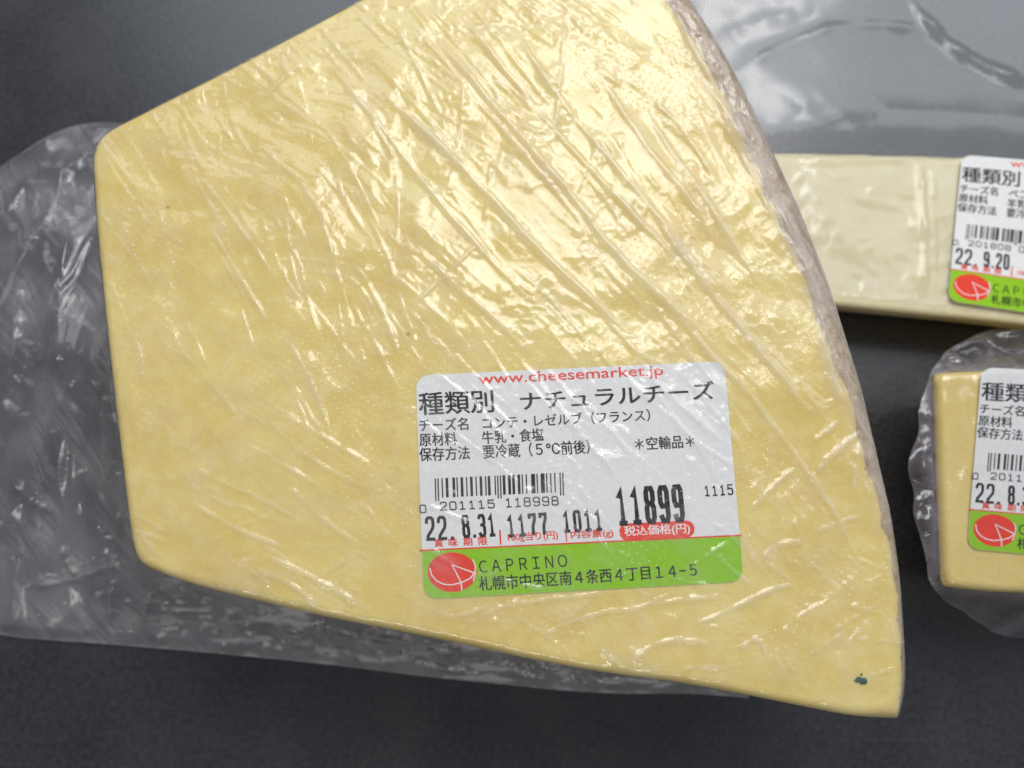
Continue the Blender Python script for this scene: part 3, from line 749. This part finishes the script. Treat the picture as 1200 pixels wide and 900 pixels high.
def vac_height(X, Y, d_out):
    din, _ = seg_dist(X, Y, pb, True); ins = inside(X, Y, pb)
    q = np.clip(2.5 - din, 0, None); zt = HB - 2.5 + np.sqrt(np.clip(6.25 - q * q, 0, None))
    top = zt + .55 + .40 * perlin(X / 12, Y / 12, 81) + .16 * ridged(X / 7, Y / 6, 82) + .12 * perlin(X / 4, Y / 4, 87) + crease_field(X, Y, HB, [
        ([(1072, 188), (1076, 192), (1080, 240), (1083, 300), (1079, 345), (1072, 353)], 1.3, 1.0), ([(1090, 190), (1092, 260), (1094, 340)], .5, .8),
        ([(925, 190), (960, 193), (1000, 190), (1060, 188)], .7, .8), ([(985, 347), (1020, 352), (1076, 353)], .9, .8), ([(930, 186), (980, 188), (1072, 188)], .9, .7), ([(1105, 350), (1140, 362), (1200, 372)], .6, .7)])
    lq = atp([(1128, 181), (1410, 204), (1401, 396), (1111, 352)], HB + 1.2)
    lab = inside(X, Y, lq)
    top = np.where(lab, HB + .75, top)
    run = din + d_out; s = din / (run + 1e-6); long = sm(6, 30, run)
    base = .8 + (HB - 3) * ((1 - s) ** 1.6 * (1 - long) + long * (.8 * (1 - s) ** 5 + .2 * (1 - s) ** 1.5))
    wv = crease_field(X, Y, 4, [([(850, 88), (880, 72), (930, 45), (985, 27), (1030, 24), (1085, 30), (1110, 38)], 1.1, 2.6),
                                ([(1070, -6), (1085, 18), (1115, 50), (1160, 78), (1215, 110)], 2.4, 1.5), ([(840, 40), (890, 18), (960, 5)], .3, 3), ([(1000, 170), (985, 130), (960, 110), (920, 150)], .45, 5)])
    wob = (1.2 * perlin(X / 45, Y / 40, 83) + .15 * perlin(X / 12, Y / 12, 84)) * sm(0, 8, din) * sm(0, 4, d_out) + wv * sm(0, 4, din)
    hz = np.where(ins, .04, .025 + .02 * perlin(X / 20, Y / 20, 85))
    return np.where(ins, top, base + wob), hz
bag = resample(chaikin(np.vstack([atp([(790, 60), (780, -60), (1000, -90), (1300, -60), (1420, 0)], 0), atp([(1450, 250), (1440, 420), (1300, 412), (1200, 398), (1100, 386), (1000, 376), (930, 366), (800, 340), (770, 250)], 0)]), 2), 240)
X, Y, F, d = grid_in(bag, .7)
Z, HZ = vac_height(X, Y, d)
mesh_obj('vacuum_bag', np.stack([X, Y, np.maximum(Z, .5)], 1), F, M_VAC, pale, smooth=True, attrs={'haze': HZ})

# 3. golden block at the right
HG = 32.0
gold = empty('film_wrapped_cheese', (*at(1230, 560, HG), 0), 'small golden cheese block in loose clear film, in front of the pale block', 'cheese')
gb = resample(chaikin(atp([(1098, 445), (1099, 437), (1110, 435), (1200, 432), (1480, 430), (1488, 438), (1490, 690), (1480, 700), (1200, 697), (1120, 690), (1109, 687), (1107, 678)], HG), 2), 220)
block('cheese', gb, HG, 2.0, 3.0, M_GOLD, gold, .2, 15, lean=(19, -1))
LG = atp([(1149, 431), (1480, 447), (1463, 674), (1132, 643)], HG)
make_label(gold, LG, HG + .3, dict(
    black=[('ナチュラルチーズ', (392, 203), (1072, 163), 66, 3), ('要冷蔵（５℃前後）', (260, 378), (634, 359), 50)],
    digits=[('0', (37, 569), (61, 568), 30, 4.2), ('201115', (108, 560), (300, 551), 31, 4.2),
            ('22.', (60, 664), (162, 659), 84, 10.5, .25), ('8.31', (188, 655), (306, 648), 80, 10.5, .25)],
    code='201115020115'))
go_px = [(1210, 372, 2), (1160, 386, 2), (1115, 405, 2), (1092, 430, 2), (1080, 452, 2), (1068, 482, 2), (1072, 505, 2), (1060, 530, 2), (1056, 552, 2), (1066, 578, 2), (1062, 600, 2), (1070, 622, 2), (1078, 650, 2), (1091, 692, 2), (1120, 712, 2), (1145, 728, 2),
         (1168, 744, 2), (1200, 748, 2), (1300, 752, 2), (1480, 745, 2), (1540, 560, 2), (1500, 390, 2)]
go_px = [(a + (7 if a < 1085 else 0), b, np.interp(a, [1080, 1100, 1120, 1145, 1170, 1210], [29, 27.5, 22, 16, 10, 7])) for a, b, _ in go_px]
gz = np.array([p[2] for p in go_px], float)
GO0 = np.array([at(*p) for p in go_px]); GO = resample(chaikin(GO0, 2), 260)
X, Y, F, d = grid_in(GO, .5)
din, _ = seg_dist(X, Y, gb, True); ins = inside(X, Y, gb)
wgt = np.stack([1 / ((X - p[0]) ** 2 + (Y - p[1]) ** 2 + 16) ** 1.5 for p in GO0]); zo = (wgt * gz[:, None]).sum(0) / wgt.sum(0)
s = din / (din + d + 1e-6)
q = np.clip(2 - din, 0, None); zt = HG - 2 + np.sqrt(np.clip(4 - q * q, 0, None))
labm = inside(X, Y, LG)
top = zt + .65 + .25 * ridged(X / 8, Y / 12, 91) + .2 * perlin(X / 4, Y / 4, 92); top = np.where(labm, HG + .62 + .12 * perlin(X / 4, Y / 4, 92), top)
sk = zo + (HG - 2 - zo) * (.6 * (1 - s) ** 3 + .4 * (1 - s)) + (1.6 * ridged(X / 9, Y / 6, 93) + .35 * ridged(X / 3.5, Y / 3, 94) + 1.6 * perlin(X / 20, Y / 6, 95)) * sm(0, 3, din) * sm(0, 2, d)
Z = np.where(ins, top, sk)
HZ = np.where(ins, .03, .12 + .10 * perlin(X / 6, Y / 8, 96) + .30 * np.exp(-din / 1.2) + .1 * np.exp(-d / .4))
mesh_obj('cling_film', np.stack([X, Y, Z], 1), F, M_FILM2, gold, smooth=True, attrs={'haze': HZ})
